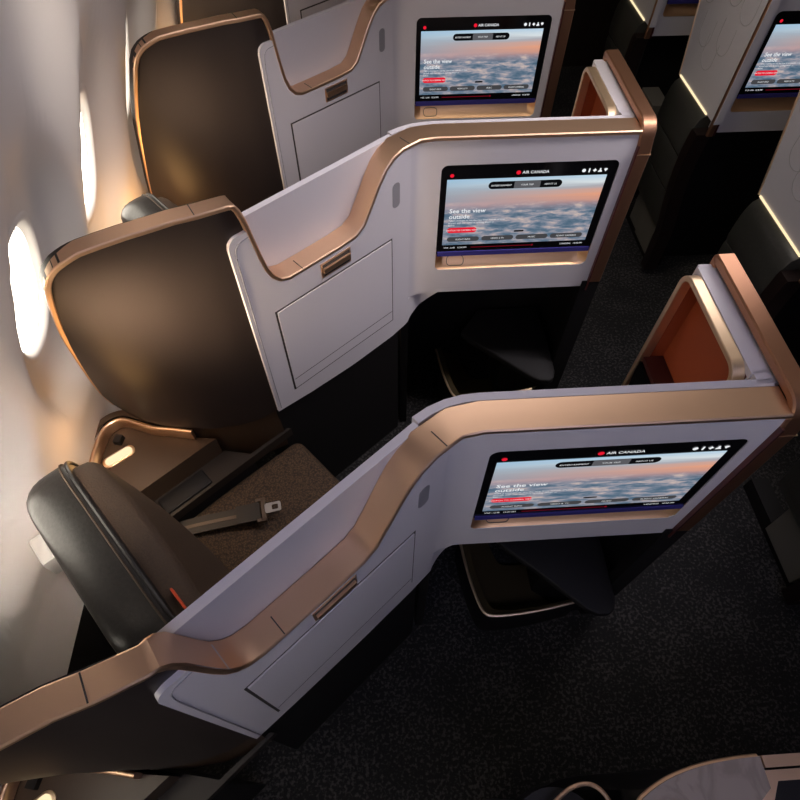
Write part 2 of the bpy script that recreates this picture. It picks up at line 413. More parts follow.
    obj('aisle_cap', ribbon(cp,[(.046,0,0)]*len(cp),.024,r=.004), 'copper', root, 30)
    obj('aisle_cap_joint', box(.820,.869,.5593,.566,-1.032,-1.029), 'gold', root)
    obj('edge_strip', box(.8185,.8235,.556,.58,-1.60,-1.0), 'redwood', root)
    bm = box(.828,.866,.585,1.0,ZF,-.95); box(.80,.866,.562,.60,ZF,-1.56,bm=bm)
    obj('aisle_wall', bm, 'dark', root)
    bm = B()
    box(.779,.83,.672,.992,-.974,-.957,bm=bm); box(.783,.83,.645,.680,-1.6,-.957,bm=bm); box(.783,.83,.988,1.0,-1.6,-.957,bm=bm)
    obj('nook_housing', bm, 'white', root)
    o = rrect(.674,.994,-1.60,-.960,.045,8)
    nf = obj('nook_frame', ribbon([(.752,y,z) for y,z in o],[(.029,0,0)]*len(o),.015,closed=True,r=.002), 'gold', root)
    bm = B(); i = rrect(.686,.982,-1.59,-.973,.036,6)
    loft(bm, [[(.779,y,z) for y,z in i],[(.820,y,z) for y,z in i]], caps=False)
    vs = [bm.verts.new((.820,y,z)) for y,z in i]; bm.faces.new(vs)
    nl = obj('nook_lining', bm, 'orange', root, 30)
    obj('nook_shelf', bev(box(.762,.819,.86,.980,-1.30,-1.285),.003), 'redwood', root)
    # dark base below the white skins, set back, and the housing round the footwell
    bm = strip(frange(0.,.60,18), lambda s: -1.69, lambda s: ZF, .012, .03); box(.13,.828,.95,.97,ZF,-1.58,bm=bm); box(.105,.135,.56,.97,ZF,-1.60,bm=bm); box(.13,.828,.62,.97,-1.60,-1.585,bm=bm)
    obj('base_panel', bm, 'dark', root)
    bm = B(); q = [p for p in SHB[:5]]
    quad_grid(bm, [[(x-.012,y+.02,z+.03) for x,y,z in q],[(x,y+.004,-1.86) for x,y,z in q],[(x,y+.004,-1.95) for x,y,z in q]]); obj('shell_skirt', bm, 'console', root)

LAB = ['white suite partition nearest the camera, its bronze rim sweeping across the foreground',
       'white suite partition in the middle of the frame, second from the camera, with wide brown shell',
       'white suite partition third from the camera, dark brown shell with an amber glow low by the window',
       'farthest white suite partition, only its side panel and shell cut by the top edge of the photo']
p1 = thing('suite_partition', (.2,.5,ZF), LAB[0], 'partition', 'suite partitions along the windows')
make_partition(p1)
for k in (1,2,3): dup(p1, k, LAB[k])

# ------------------------------------------------------------------ seat screens
def text(body, x, z, h, y, parent, name, m, align='LEFT', off=None, bold=0.):
    cu = bpy.data.curves.new(name, 'FONT'); cu.body = body; cu.size = 1.; cu.align_x = align; cu.offset = bold; cu.resolution_u = 2
    to = bpy.data.objects.new(name, cu); C.objects.link(to)
    bpy.context.view_layer.update()
    me = bpy.data.meshes.new_from_object(to.evaluated_get(bpy.context.evaluated_depsgraph_get()))
    C.objects.unlink(to); bpy.data.objects.remove(to)
    bm = B(); bm.from_mesh(me); bpy.data.meshes.remove(me)
    k = h/.70
    for v in bm.verts: v.co = Vector((x + v.co.x*k, y, z + v.co.y*k))
    return obj(name, bm, m, parent)
def flat(outline, y, parent, name, m):
    bm = B(); vs = [bm.verts.new((a,y,z)) for a,z in outline]; bm.faces.new(vs); return obj(name, bm, m, parent)
def make_screen(root):
    y = YTV-.002
    bz = obj('bezel', bev(prism(rrect(.2283,.7845,-1.412,-1.050,.020,6), 0, 1, f=lambda p:(p[0], y if p[2] < .5 else y+.03, p[1])),.002,1), 'black', root)
    # picture, with a UV layer running 0..1 over it
    bm = B(); x0,x1,z0,z1 = .248,.757,-1.361,-1.100; uvl = bm.loops.layers.uv.new('UVMap')
    f = bm.faces.new([bm.verts.new(p) for p in ((x0,y-.0008,z0),(x1,y-.0008,z0),(x1,y-.0008,z1),(x0,y-.0008,z1))])
    for l in f.loops: l[uvl].uv = ((l.vert.co.x-x0)/(x1-x0), (l.vert.co.z-z0)/(z1-z0))
    d = obj('display', bm, 'picture', root)
    U = lambda u: x0+u*(x1-x0)
    V = lambda v: z1-v*(z1-z0)
    ya, yb, yc = y-.0012, y-.0016, y-.0020
    def pill(u0,u1,v0,v1,m,name,yy,r=None):
        h = (V(v0)-V(v1))/2; return flat(rrect(U(u0),U(u1),V(v1),V(v0),(r or .999)*h if r is None else r,5), yy, d, name, m)
    pill(.262,.728,.045,.150,'uiblack','menu_bar',ya); pill(.425,.59,.047,.148,'uimid','menu_tab',yb,.004)
    text('ENTERTAINMENT', U(.345), V(.110), .0058, yc, d, 'menu_text', 'uiwhite','CENTER')
    text('YOUR TRIP', U(.508), V(.110), .0058, yc, d, 'menu_text', 'uiwhite','CENTER')
    text('ABOUT US', U(.655), V(.110), .0058, yc, d, 'menu_text', 'uiwhite','CENTER')
    text('See the view', U(.03), V(.485), .0165, ya, d, 'heading', 'uiwhite', bold=.012)
    text('outside', U(.03), V(.573), .0165, ya, d, 'heading', 'uiwhite', bold=.012)
    for i, t in enumerate(('Take a moment to see the view from outside of your','aircraft with our cameras, looking ahead or','below.')):
        text(t, U(.03), V(.615+.038*i), .0062, ya, d, 'caption', 'uiwhite')
    pill(.025,.225,.715,.800,'uired','button',ya); text('SWITCH TO CAMERA VIEW', U(.125), V(.770), .0062, yb, d, 'button_text', 'uiwhite','CENTER')
    pill(.482,.55,.790,.818,'uiblack','slider',ya)
    for (a,b), t in zip(((.03,.25),(.267,.487),(.503,.725),(.742,.965)), ('FLIGHT INFO','VIDEO & TV','MUSIC','FLIGHT CAMERAS')):
        pill(a,b,.868,.945,'uidim','menu_button',ya); text(t, U((a+b)/2), V(.920), .0062, yb, d, 'button_text', 'uiwhite','CENTER')
    # header and footer on the black border
    hb = bz; 
    def disc(u,z,r,m,name): return flat([(U(u)+r*math.cos(a),z+r*math.sin(a)) for a in (2*math.pi*i/20 for i in range(20))], ya, hb, name, m)
    disc(.028,-1.086,.0065,'uired','red_dot'); disc(.438,-1.082,.0072,'uired','logo_disc')
    text('AIR CANADA', U(.462), -1.0865, .0098, ya, hb, 'logo_text', 'uiwhite', bold=.01)
    for i, k in enumerate((0,1,2,3,4)):
        u = .845+.034*i; cx, cz = U(u), -1.083
        if k == 0: o = [(cx+.0075*math.cos(a),cz+.0075*math.sin(a)) for a in (2*math.pi*j/14 for j in range(14))]
        elif k == 1: o = rrect(cx-.0028,cx+.0028,cz-.009,cz+.009,.0025,3)
        elif k == 2: o = [(cx+(.0085 if j%2 == 0 else .005)*math.sin(math.pi*j/4),cz+(.0085 if j%2 == 0 else .005)*math.cos(math.pi*j/4)) for j in range(8)]
        elif k == 3: o = [(cx-.0085,cz-.008),(cx+.0085,cz-.008),(cx+.006,cz-.002),(cx+.003,cz+.001),(cx+.0035,cz+.006),(cx,cz+.009),(cx-.0035,cz+.006),(cx-.003,cz+.001),(cx-.006,cz-.002)]
        else: o = [(cx,cz-.007)] + [(cx+.0115*math.sin(a),cz-.007+.0145*math.cos(a)) for a in (math.radians(q) for q in (-42,-28,-14,0,14,28,42))][::-1]
        flat([(cx+(a-cx)*.82,cz+(b-cz)*.82) for a,b in o], ya, hb, 'status_icon', 'uiwhite')
    text('YYZ - LHR   12:30 PM', U(.012), -1.3765, .0062, ya, hb, 'footer_text', 'uiwhite')
    text('LANDING   10:30 PM', U(.985), -1.3765, .0062, ya, hb, 'footer_text', 'uiwhite', 'RIGHT')
    flat(rrect(U(.20),U(.62),-1.3755,-1.3728,.0012,3), ya, hb, 'progress_bar', 'uidarkred')
    disc(.63,-1.374,.0042,'uidarkred','progress_dot')
    obj('edge_glass', bev(box(.232,.781,y-.004,y+.02,-1.4095,-1.391),.003), 'indigo', root)
SL = ['seat screen on the nearest window suite, the lowest screen in the photo',
      'seat screen on the middle window suite, centre of the photo, under a bronze rim',
      'seat screen on the third window suite, at the top middle of the photo']
s1 = thing('video_screen', (.506,YTV,-1.412), SL[0], 'screen', 'seat screens')
make_screen(s1)
for k in (1,2): dup(s1, k, SL[k])
CDX, CDY = 1.491, -.019
for k, t in ((2,'seat screen at the right edge of the photo, on a centre suite across the aisle'),
             (3,'seat screen of a far centre suite, only its foot at the top edge')):
    dup(s1, k+CDY, t, CDX)

# ------------------------------------------------------------------ seats
def rbox(s0,s1,n0,n1,z0,z1,b,seg=4,f=None,cuts=0):
    bm = B(); loft(bm, [[(s0,n0,z),(s1,n0,z),(s1,n1,z),(s0,n1,z)] for z in (z0,z1)])
    bmesh.ops.recalc_face_normals(bm, faces=bm.faces); bev(bm,b,seg)
    if cuts: bmesh.ops.subdivide_edges(bm, edges=[e for e in bm.edges if e.calc_length() > .12], cuts=cuts, use_grid_fill=True)
    for v in bm.verts:
        p = v.co.copy(); q = f(p) if f else p; v.co = Vector(SN(*q))
    return bm
def lean(z): return .085*max(0,(-1.17-z)/.76)
def make_seat(root):
    # leather body of the backrest: outline across (n) and up (z), rounded at the top
    O = [(.10,-1.96),(.67,-1.96)] + [p for p in rrect(.10,.69,-1.96,-1.155,.12,8)[9:27]]
    def ring(s, k):
        cx, cz = .385, -1.5
        return [SN(s+lean(z), cx+(n-cx)*(1-k*.5), min(z, cz+(z-cz)*(1-k*.35))) for n,z in O]
    prof = [(-.056,.26),(-.053,.19),(-.047,.13),(-.037,.075),(-.022,.03),(-.004,.006),(.018,0.),(.040,.0),(.052,.008),(.060,.028),(.062,.07)]
    bm = B(); loft(bm, [ring(s,k) for s,k in prof]); bk = obj('backrest', bm, 'leather', root, 60)
    e = [SN(.060+lean(z), .385+(n-.385)*.992, -1.5+(z+1.5)*.992) for n,z in O[2:]]
    e = [SN(.058+lean(-1.9), .668,-1.9)] + e + [SN(.058+lean(-1.9),.102,-1.9)]
    obj('piping', tube(e,.0050), 'leather', bk)
    e2 = [SN(.046+lean(z), .385+(n-.385)*1.004, -1.5+(z+1.5)*1.003) for n,z in O[2:]]
    obj('stitching', tube(e2,.0022), 'backfabric', bk)
    # fabric cushion on the front of the back, bulging at the head and the loins
    def bulge(p):
        s,n,z = p; t = (n-.385)/.265; q = (z+1.55)/.36
        if s > .08: s += (.045 - .03*t*t)*(1-.5*q*q)
        return (s+lean(z)*.9, n, z)
    obj('back_cushion', rbox(.03,.10,.13,.65,-1.90,-1.195,.035,5,bulge,3), 'backfabric', bk, 60)
    obj('red_tag', rbox(.084,.0885,.175,.228,-1.215,-1.179,.0015,1), 'redtag', bk, label='narrow red tag')
    # belt guide on the window side of the back
    obj('belt_guide', rbox(-.145,-.03,.63,.725,-1.53,-1.45,.01,2), 'greyplastic', bk, label='light grey belt guide')
    # seat cushion and its tray
    def crown(p):
        s,n,z = p
        if z > -1.95: z += .015*(1-((s-.36)/.32)**2)
        return (s,n,z)
    obj('seat_cushion', rbox(.10,.69,.115,.755,-2.05,-1.93,.035,5,crown,2), 'fabric', root, 60)
    obj('seat_base', rbox(.05,.62,.13,.735,ZF,-2.05,.02,2), 'dark', root)
    # lap belt lying on the cushion
    top = [(.118,.738,-1.915),(.16,.725,-1.905),(.21,.695,-1.900),(.26,.665,-1.898),(.31,.632,-1.893),(.35,.605,-1.888)]
    def band(pts, w, th, nd=(.5,.86)):
        bm = B(); loft(bm, [[SN(s-nd[0]*w,n-nd[1]*w,z), SN(s+nd[0]*w,n+nd[1]*w,z), SN(s+nd[0]*w,n+nd[1]*w,z+th), SN(s-nd[0]*w,n-nd[1]*w,z+th)] for s,n,z in smooth_poly(pts,2)]); return bm
    bl = obj('lap_belt', band(top,.030,.005), 'webbing', root, label='dark webbing lap belt with a steel tongue')
    obj('belt_stripe', band([(s,n,z+.005) for s,n,z in top],.006,.0012), 'tan', bl)
    obj('belt_fold', band([(.325,.622,-1.883),(.36,.598,-1.880),(.395,.578,-1.878)],.033,.008), 'webbing', bl)
    d = Vector((.86,-.5)); w = Vector((.5,.86))
    def at(a,b,z): return SN(.375+d.x*a+w.x*b, .592+d.y*a+w.y*b, z)
    bm = B()
    for o in ([(.030,-.042),(.044,-.042),(.044,.042),(.030,.042)],[(.012,-.044),(.044,-.044),(.044,-.033),(.012,-.033)],[(.012,.033),(.044,.033),(.044,.044),(.012,.044)]):
        loft(bm, [[at(a,b,z) for a,b in o] for z in (-1.888,-1.870)])
    obj('buckle_frame', bm, 'tan', bl)
    bm = B(); o = rrect(.042,.098,-.018,.018,.007,3); i = rrect(.066,.088,-.010,.010,.004,3)
    loft(bm, [[at(a,b,-1.872) for a,b in o],[at(a,b,-1.868) for a,b in o],[at(a,b,-1.868) for a,b in i],[at(a,b,-1.872) for a,b in i]], loop=True)
    obj('belt_tongue', bm, 'steel', bl, label='steel belt tongue')
t1 = thing('aircraft_seat', SN(.35,.43,ZF), 'brown fabric and black leather seat with its lap belt lying on the cushion, lower left', 'seat', 'aircraft seats by the windows')
make_seat(t1)
dup(t1, 1, 'seat whose rounded dark head end peeks over the middle bronze shell rim')

# ------------------------------------------------------------------ window side consoles with a reading lamp
LIP = smooth_poly([(-.06,.89),(.002,.960),(.075,1.045),(.13,1.103),(.16,1.128),(.20,1.136),(.238,1.120),(.265,1.068),(.30,1.005),(.338,.965),(.385,.905)],2)
def make_console(root):
    LT = -1.703
    out = [(-.06,.765),(-.07,.90),(-.01,.98),(.07,1.07),(.135,1.13),(.20,1.15),(.255,1.11),(.29,1.04),(.335,.98),(.39,.91),(.44,.85),(.50,.765)]
    bm = B(); loft(bm, [[SN(a,b,ZF) for a,b in out],[SN(a,b,-1.865) for a,b in out]]); obj('console_body', bm, 'dark', root)
    # armrest top with its inset pad, beside the seat
    obj('armrest', bev(prism([SN(a,b,0)[:2] for a,b in ((-.06,.760),(.675,.760),(.665,.771),(.50,.775),(.44,.852),(-.06,.852))],-1.90,-1.855),.003,1), 'armrest', root)
    obj('armrest_pad', rbox(.155,.335,.772,.842,-1.86,-1.846,.006,2), 'dark', root)
    # lamp tray: brown surface inside the bronze lip
    tr = [(-.055,.852),(-.06,.90)] + [(s,n) for s,n in LIP[2:-1]] + [(.385,.90),(.43,.852)]
    bm = B(); loft(bm, [[SN(a,b,-1.87) for a,b in tr],[SN(a,b,-1.757) for a,b in tr]]); obj('lamp_tray', bev(bm,.003,1), 'console', root)
    inner = [PX for PX in LIP]
    pts = [SN(a,b,LT) for a,b in inner]; dn = [(0,0,-.054)]*len(pts)
    lp = obj('lip', ribbon(pts,dn,.014,r=.004), 'bronze', root, 60)
    # flange from the lip out to the sidewall and under the shell
    G = []
    for i,(a,b) in enumerate(inner):
        p, q = inner[max(0,i-1)], inner[min(len(inner)-1,i+1)]; tx,ty = q[0]-p[0], q[1]-p[1]; l = math.hypot(tx,ty); nx,ny = -ty/l, tx/l
        G.append([SN(a+nx*d,b+ny*d,z) for d,z in ((.004,-1.704),(.012,-1.703),(.030,-1.706),(.032,-1.87))])
    bm = B(); quad_grid(bm, G); obj('flange', bm, 'console', root)
    # oval reading lamp
    c = SN(.148,1.020,-1.755); dx = Vector(SN(.115,.985,0))-Vector(SN(.178,1.052,0)); dx.z = 0; dx.normalize()
    ux = Vector((.80,.60,0)); uy = Vector((-.60,.80,0))
    def oval(a,b,z): return [tuple(Vector((c[0],c[1],z)) + ux*p + uy*q) for p,q in rrect(-a,a,-b,b,b*.98,7)]
    bm = B(); loft(bm, [oval(.056,.022,-1.758),oval(.056,.022,-1.752),oval(.050,.018,-1.750)]); rg = obj('lamp_ring', bm, 'gold', root)
    bm = B(); loft(bm, [oval(.048,.0165,-1.752),oval(.047,.0155,-1.748)]); obj('lamp_lens', bm, 'lamp', rg, label='lit oval lamp lens')
    obj('lamp_sensor', bm=prism([SN(.16,1.075,0)[:2],SN(.185,1.095,0)[:2],SN(.20,1.075,0)[:2],SN(.175,1.055,0)[:2]], -1.758, -1.735), m='dark', parent=root)
c1 = thing('side_console', SN(.18,.92,ZF), 'brown console with lit oval lamp and bronze lip, beside the fabric seat', 'console', 'window side consoles')
make_console(c1)
dup(c1, -1, 'console in the bottom left corner under the nearest partition, lit lamp cut by the frame')
dup(c1, 1, 'console under the third shell, glimpsed at its foot beside the dark seat head')

# ------------------------------------------------------------------ footrests below the screens
def make_footrest(root):
    q = [(.40,.76),(.436,.71),(.547,.611),(.64,.520),(.685,.478),(.72,.458),(.76,.455),(.782,.470),(.795,.51),(.796,.70),(.78,.90),(.50,.90)]
    bm = prism(q,-2.085,-2.05,.008); obj('footrest_cushion', bm, 'dark', root, 60)
    obj('footrest_base', prism([(.60,.66),(.70,.58),(.80,.58),(.80,.88),(.60,.88)], ZF, -2.085), 'dark', root)
    w = smooth_poly([(.30,.83),(.315,.70),(.335,.60),(.357,.535),(.39,.520),(.50,.524),(.62,.538),(.74,.56)],2)
    bm = B(); quad_grid(bm, [[(x,y,z) for x,y in w] for z in (-2.26,ZF)])
    back = [(x+.10,y+.22) for x,y in w]
    bm2 = B(); quad_grid(bm2, [[(x,y,-2.26) for x,y in w],[(lerp(x,x+.03,1),y+.02,-2.265) for x,y in w],[(x+.035,y+.03,-2.44) for x,y in w],[(x+.12,y+.25,-2.45) for x,y in w]])
    obj('shoe_box_front', bm, 'dark', root); obj('shoe_box_lining', bm2, 'brass', root)
    obj('shoe_box_trim', tube([(x,y,-2.258) for x,y in w],.006), 'gold', root)
f1 = thing('footrest', (.6,.70,ZF), 'dark rounded footrest under the nearest screen, above a bronze edged shoe box', 'footrest', 'footrests under the screens')
make_footrest(f1)
dup(f1, 1, 'dark rounded footrest under the middle screen, pointing into the aisle')
dup(f1, 1.0, 'black footrest in the near centre suite gap, right of the small orange nook', CDX+.38)

# ------------------------------------------------------------------ handset in the near nook
h = obj('handset', bev(prism([(.85,-1.52),(.955,-1.52),(.985,-1.305),(.87,-1.305)],0,1,f=lambda p:(.757 if p[2]<.5 else .772,p[0],p[1])),.003), 'black')
h['label'] = 'black handset standing in the orange lined nook of the nearest suite'; h['category'] = 'handset'

# ------------------------------------------------------------------ centre suites across the aisle
PX0 = 1.647
def make_centre(root):
    # white aisle panel with leaf-like quilting lines, bronze far edge
    Q = [(2.51,-1.512),(2.985,-1.512),(3.13,-.95),(2.51,-.95)]
    bm = B(); loft(bm, [[(PX0,y-3,z) for y,z in Q],[(PX0+.035,y-3,z) for y,z in Q]]); ap = obj('aisle_panel', bev(bm,.002,1), 'white', root)
    far = [(PX0,y-3,z) for y,z in ((2.987,-1.515),(3.06,-1.2325),(3.133,-.95))]
    obj('panel_edge', tube(far,.005), 'gold', ap)
    def leaf(cy,cz,k,name='quilting'):
        o = []
        for i in range(15):
            a = math.radians(-90+180*i/14); o.append((cy+k*.060*math.sin(a)*1.0, cz-k*.055*math.cos(a)))
        o = [(cy-k*.060,cz+k*.075)] + o + [(cy+k*.060,cz+k*.075)]
        obj(name, tube([(PX0-.0005,y-3,z) for y,z in o],.0013,n=5), 'quilt', ap)
    for cy,cz in ((2.72,-1.24),(2.80,-1.34),(2.90,-1.28),(2.64,-1.08),(2.78,-1.06),(2.92,-1.08),(3.0,-1.13)): leaf(cy,cz,1)
    obj('light_strip', box(PX0-.006,PX0+.004,2.600-3,2.972-3,-1.514,-1.507), 'striplight', root, label='glowing warm strip')
    # padded aisle side, three pads
    prof = [(-1.512,1.648),(-1.522,1.634),(-1.545,1.616),(-1.60,1.603),(-1.70,1.598),(-1.80,1.600),(-1.92,1.612),(-2.02,1.628),(-2.12,1.645),(-2.20,1.655)]
    for a,b,nm in ((-1.514,-1.735,'upper'),(-1.741,-1.945,'mid'),(-1.951,-2.19,'low')):
        zs = frange(a,b,9); bm = B(); R = []
        for i,z in enumerate(zs):
            x = interp(-z,[(-p[0],p[1]) for p in prof]) + (.005 if i in (0,9) else 0)
            R.append([(x+.004,2.600-3,z),(x,2.606-3,z),(x,2.964-3,z),(x+.004,2.970-3,z),(PX0+.06,2.970-3,z),(PX0+.06,2.600-3,z)])
        loft(bm, R); obj('side_pad', bm, 'pad', root, 50)
    # dark edge between pads and the entry, following the pads
    bm = B(); R = []
    for z,x in [(-1.578,1.609)] + prof[3:] + [(-2.45,1.66)]:
        R.append([(x-.004,2.535-3,z),(x-.004,2.597-3,z),(x+.07,2.597-3,z),(x+.07,2.535-3,z)])
    loft(bm, R); obj('entry_edge', bm, 'oxblack', root, 50)
    bm = B(); loft(bm, [[(1.69,2.62-3,-2.43),(1.69,2.862-3,-2.43),(1.76,2.862-3,-2.43),(1.76,2.62-3,-2.43)],[(1.683,2.61-3,-2.195),(1.683,2.868-3,-2.195),(1.76,2.868-3,-2.195),(1.76,2.61-3,-2.195)]])
    obj('kick_panel', bev(bm,.003,1), 'kick', root)
    obj('kick_panel', bev(box(1.700,1.76,2.878-3,3.01-3,-2.43,-2.195),.003,1), 'kick', root)
    obj('plinth', box(1.72,1.80,2.62-3,3.1-3,ZF,-2.42), 'dark', root)
    # bronze post between aisle panel and screen panel
    cp = [(PX0-.004,2.515-3,-.94),(PX0-.004,2.515-3,-1.2),(PX0-.004,2.515-3,-1.575)]
    obj('corner_post', ribbon(cp,[(.030,0,0)]*3,.02), 'copper', root)
    obj('edge_strip', box(1.673,1.684,2.520-3,2.55-3,-1.575,-.95), 'redwood', root)
    # screen panel
    y0 = YTV+CDY-.004-1; y1 = y0+.05; H = rrect(.2275+CDX,.786+CDX,-1.476,-1.049,.022,8); X0,X1,Z0,Z1 = 1.683,2.31,-1.575,-.95
    bm = B()
    def outer(p):
        cx, cz = .515+CDX, -1.262; dx, dz = p[0]-cx, p[1]-cz
        t = min(((X1-cx) if dx > 0 else (cx-X0))/max(abs(dx),1e-9), ((Z1-cz) if dz > 0 else (cz-Z0))/max(abs(dz),1e-9)); return (cx+dx*t, cz+dz*t)
    O = [outer(p) for p in H]
    for x,z in ((X0,Z0),(X0,Z1),(X1,Z0),(X1,Z1)):
        i = min(range(len(O)), key=lambda i: (O[i][0]-x)**2+(O[i][1]-z)**2); O[i] = (x,z)
    loft(bm, [[(x,y0,z) for x,z in O],[(x,y0,z) for x,z in H],[(x,y1,z) for x,z in H],[(x,y1,z) for x,z in O]], loop=True)
    obj('screen_panel', bm, 'white', root)
    bm = B(); pr = [(y1,-1.38),(y1-.012,-1.43),(y0+.012,-1.468),(y0+.001,-1.474)]; G = []
    for x in frange(.2285+CDX,.785+CDX,16):
        k = max(0,1-min(x-.2285-CDX,.785+CDX-x)/.03)**2; G.append([(x,lerp(y,y0+.001,k),z) for y,z in pr])
    quad_grid(bm, G); obj('gold_ledge', bm, 'ledge', root)
    obj('rim', bev(box(1.64,2.32,y0-.006,y1+.03,-.955,-.94),.004), 'bronze', root)
    obj('rear_panel', box(1.69,2.31,y1+.005,y1+.03,-1.6,-.955), 'white', root)
    # dark housing under the screen
    obj('base_panel', box(1.73,2.31,y1+.10,y1+.13,ZF,-1.56), 'dark', root)
CL = {0:'nearest centre suite partition across the aisle, only its foot showing at the right edge',
      1:'centre suite partition at the right edge, black padded side lit by a bright strip',
      2:'centre suite partition in the upper right carrying a screen, quilted white panel beside it',
      3:'far centre suite partition at the top, right of the aisle, with a glowing strip'}
m0 = thing('centre_partition', (1.9,-.44,ZF), CL[0], 'partition', 'suite partitions across the aisle')
make_centre(m0)
for k in (1,2,3): dup(m0, k, CL[k])
for o in [m0]+[x for x in C.objects if x.name.startswith('centre_partition.')]: o.location.y += S*1.0
for c in list(m0.children):          # the near foot shows one panel only
    if c.name.startswith('kick_panel') and c.name != 'kick_panel': bpy.data.objects.remove(c)
sc = obj('side_cabinet', bev(box(1.70,1.80,3.24,3.45,ZF,-1.82),.006), 'kick')
sc['label'] = 'pale low cabinet in the far centre suite gap, behind the small orange nook'; sc['category'] = 'cabinet'

# ------------------------------------------------------------------ foreground, bottom edge of the frame
mc = thing('marble_console', (.75,-.12,ZF), 'marble topped console with bronze edging at the bottom right corner', 'console')
o = smooth_poly([(.36,-.30),(.38,-.16),(.43,-.055),(.50,-.017),(.58,.003),(.655,.010),(.700,.011)],2)
top = o + [(.70,-.04),(.672,-.06),(.665,-.30)]
obj('marble_top', bev(prism(top,-1.32,-1.30),.003), 'marble', mc)
obj('console_body', prism([(.50,-.30),(.50,-.03),(.58,-.006),(.655,.002),(.70,.003),(1.2,.0),(1.2,-.30)], ZF, -1.325), 'dark', mc)
obj('bronze_edge', tube([(x,y,-1.312) for x,y in o],.0055), 'bronze', mc)
obj('tray_rim', bev(box(.702,1.2,-.008,.012,-1.325,-1.297),.004), 'bronze', mc)
obj('tray_rim', bev(prism([(.674,-.018),(.70,-.012),(1.2,-.012),(1.2,-.03),(.72,-.03),(.70,-.06),(.694,-.30),(.667,-.30)],-1.325,-1.303),.004), 'bronze', mc)
obj('tray_floor', box(.695,1.2,-.30,-.03,-1.37,-1.36), 'dark', mc)
obj('tray_lid', bev(prism(smooth_poly([(.735,-.30),(.735,-.08),(.76,-.055),(.80,-.05),(1.2,-.05)],1)+[(1.2,-.30)],-1.36,-1.335),.008), 'black', mc)
fb = thing('stool', (.36,-.16,ZF), 'dark rounded stool top with a thin bronze arc at the bottom edge', 'stool')
obj('cushion', bev(prism([(.335+.125*math.cos(a),-.165+.150*math.sin(a)) for a in (2*math.pi*i/40 for i in range(40))],-1.62,-1.53),.03,4), 'dark', fb, 60)
obj('stool_base', prism([(.335+.10*math.cos(a),-.165+.12*math.sin(a)) for a in (2*math.pi*i/32 for i in range(32))],ZF,-1.62), 'dark', fb)
obj('bronze_arc', tube(smooth_poly([(.315,-.055,-1.50),(.345,-.035,-1.50),(.372,-.019,-1.50),(.408,-.012,-1.50),(.434,-.021,-1.50),(.452,-.045,-1.50),(.468,-.09,-1.50)],2),.005), 'bronze', fb)
tube_l = B(); tube([(.315,-.055,-1.50),(.315,-.06,-1.56)],.005,tube_l); tube([(.468,-.09,-1.50),(.466,-.10,-1.56)],.005,tube_l); obj('bronze_arc', tube_l, 'bronze', fb)

# ------------------------------------------------------------------ the cabin shell
XW = [(-2.5,-.97),(-1.95,-.985),(-1.7,-.985),(-1.4,-.925),(-1.1,-.84),(-.87,-.757),(-.5,-.650),(-.2,-.53),(.1,-.38),(.3,-.24),(.46,-.08)]
def xb(z):
    k = .12; return (interp(z-k,XW)+interp(z-k/2,XW)+2*interp(z,XW)+interp(z+k/2,XW)+interp(z+k,XW))/6
WC, WZ, WH, WV, PITCH = 1.115, -1.07, .120, .195, .58
def xw(dy, z):
    if dy < -.24: dy += PITCH          # the bays repeat: left of the lip lies the ramp of the bay before
    q = abs((z-WZ+.04)/.42)
    if q >= 1: return xb(z)
    f = math.sqrt(1-q*q)
    a, b = (.235*f, .15*f) if dy < 0 else (.34*f, .13*f)
    t = max(0,min(1,(a-abs(dy))/max(a-b,1e-4))); t = t*t*(3-2*t)
    return xb(z) - .064*t*min(1,f*1.1)
bm = B(); NA = 72; ks = range(-4,8)
def seg(a):    # window outline: a superellipse
    c, s = math.cos(a), math.sin(a); n = 2.35
    return (WH*math.copysign(abs(c)**(2/n),c), WV*math.copysign(abs(s)**(2/n),s))
ZB, ZT = -1.91, .46
def rect(a):
    c, s = math.cos(a), math.sin(a); hy = PITCH/2
    zt, zb = ZT-WZ, WZ-ZB
    h = zt if s > 0 else zb
    t = min(hy/max(abs(c),1e-9), h/max(abs(s),1e-9)); return (c*t, s*t)
ANG = sorted({2*math.pi*i/NA for i in range(NA)} | {math.atan2(ZT-WZ,PITCH/2),math.pi-math.atan2(ZT-WZ,PITCH/2),2*math.pi-math.atan2(WZ-ZB,PITCH/2),math.pi+math.atan2(WZ-ZB,PITCH/2)})
for k in ks:
    yc = WC+PITCH*k; R = []
    for t in [0,.03,.07,.12,.18,.25,.33,.42,.52,.62,.72,.82,.91,1]:
        row = []
        for a in ANG:
            i, o = seg(a), rect(a)
            y = lerp(i[0],o[0],t); z = WZ+lerp(i[1],o[1],t); row.append((xw(y,z), yc+y, z))
        R.append(row)
    quad_grid(bm, [r+[r[0]] for r in R])
struct('wall_left', bm, 'cream', smooth=80)
bm = B(); quad_grid(bm, [[(-.99,y,z) for y in (-1.7,5.4)] for z in (-1.90,ZF)]); struct('baseboard_left', bm, 'dark')
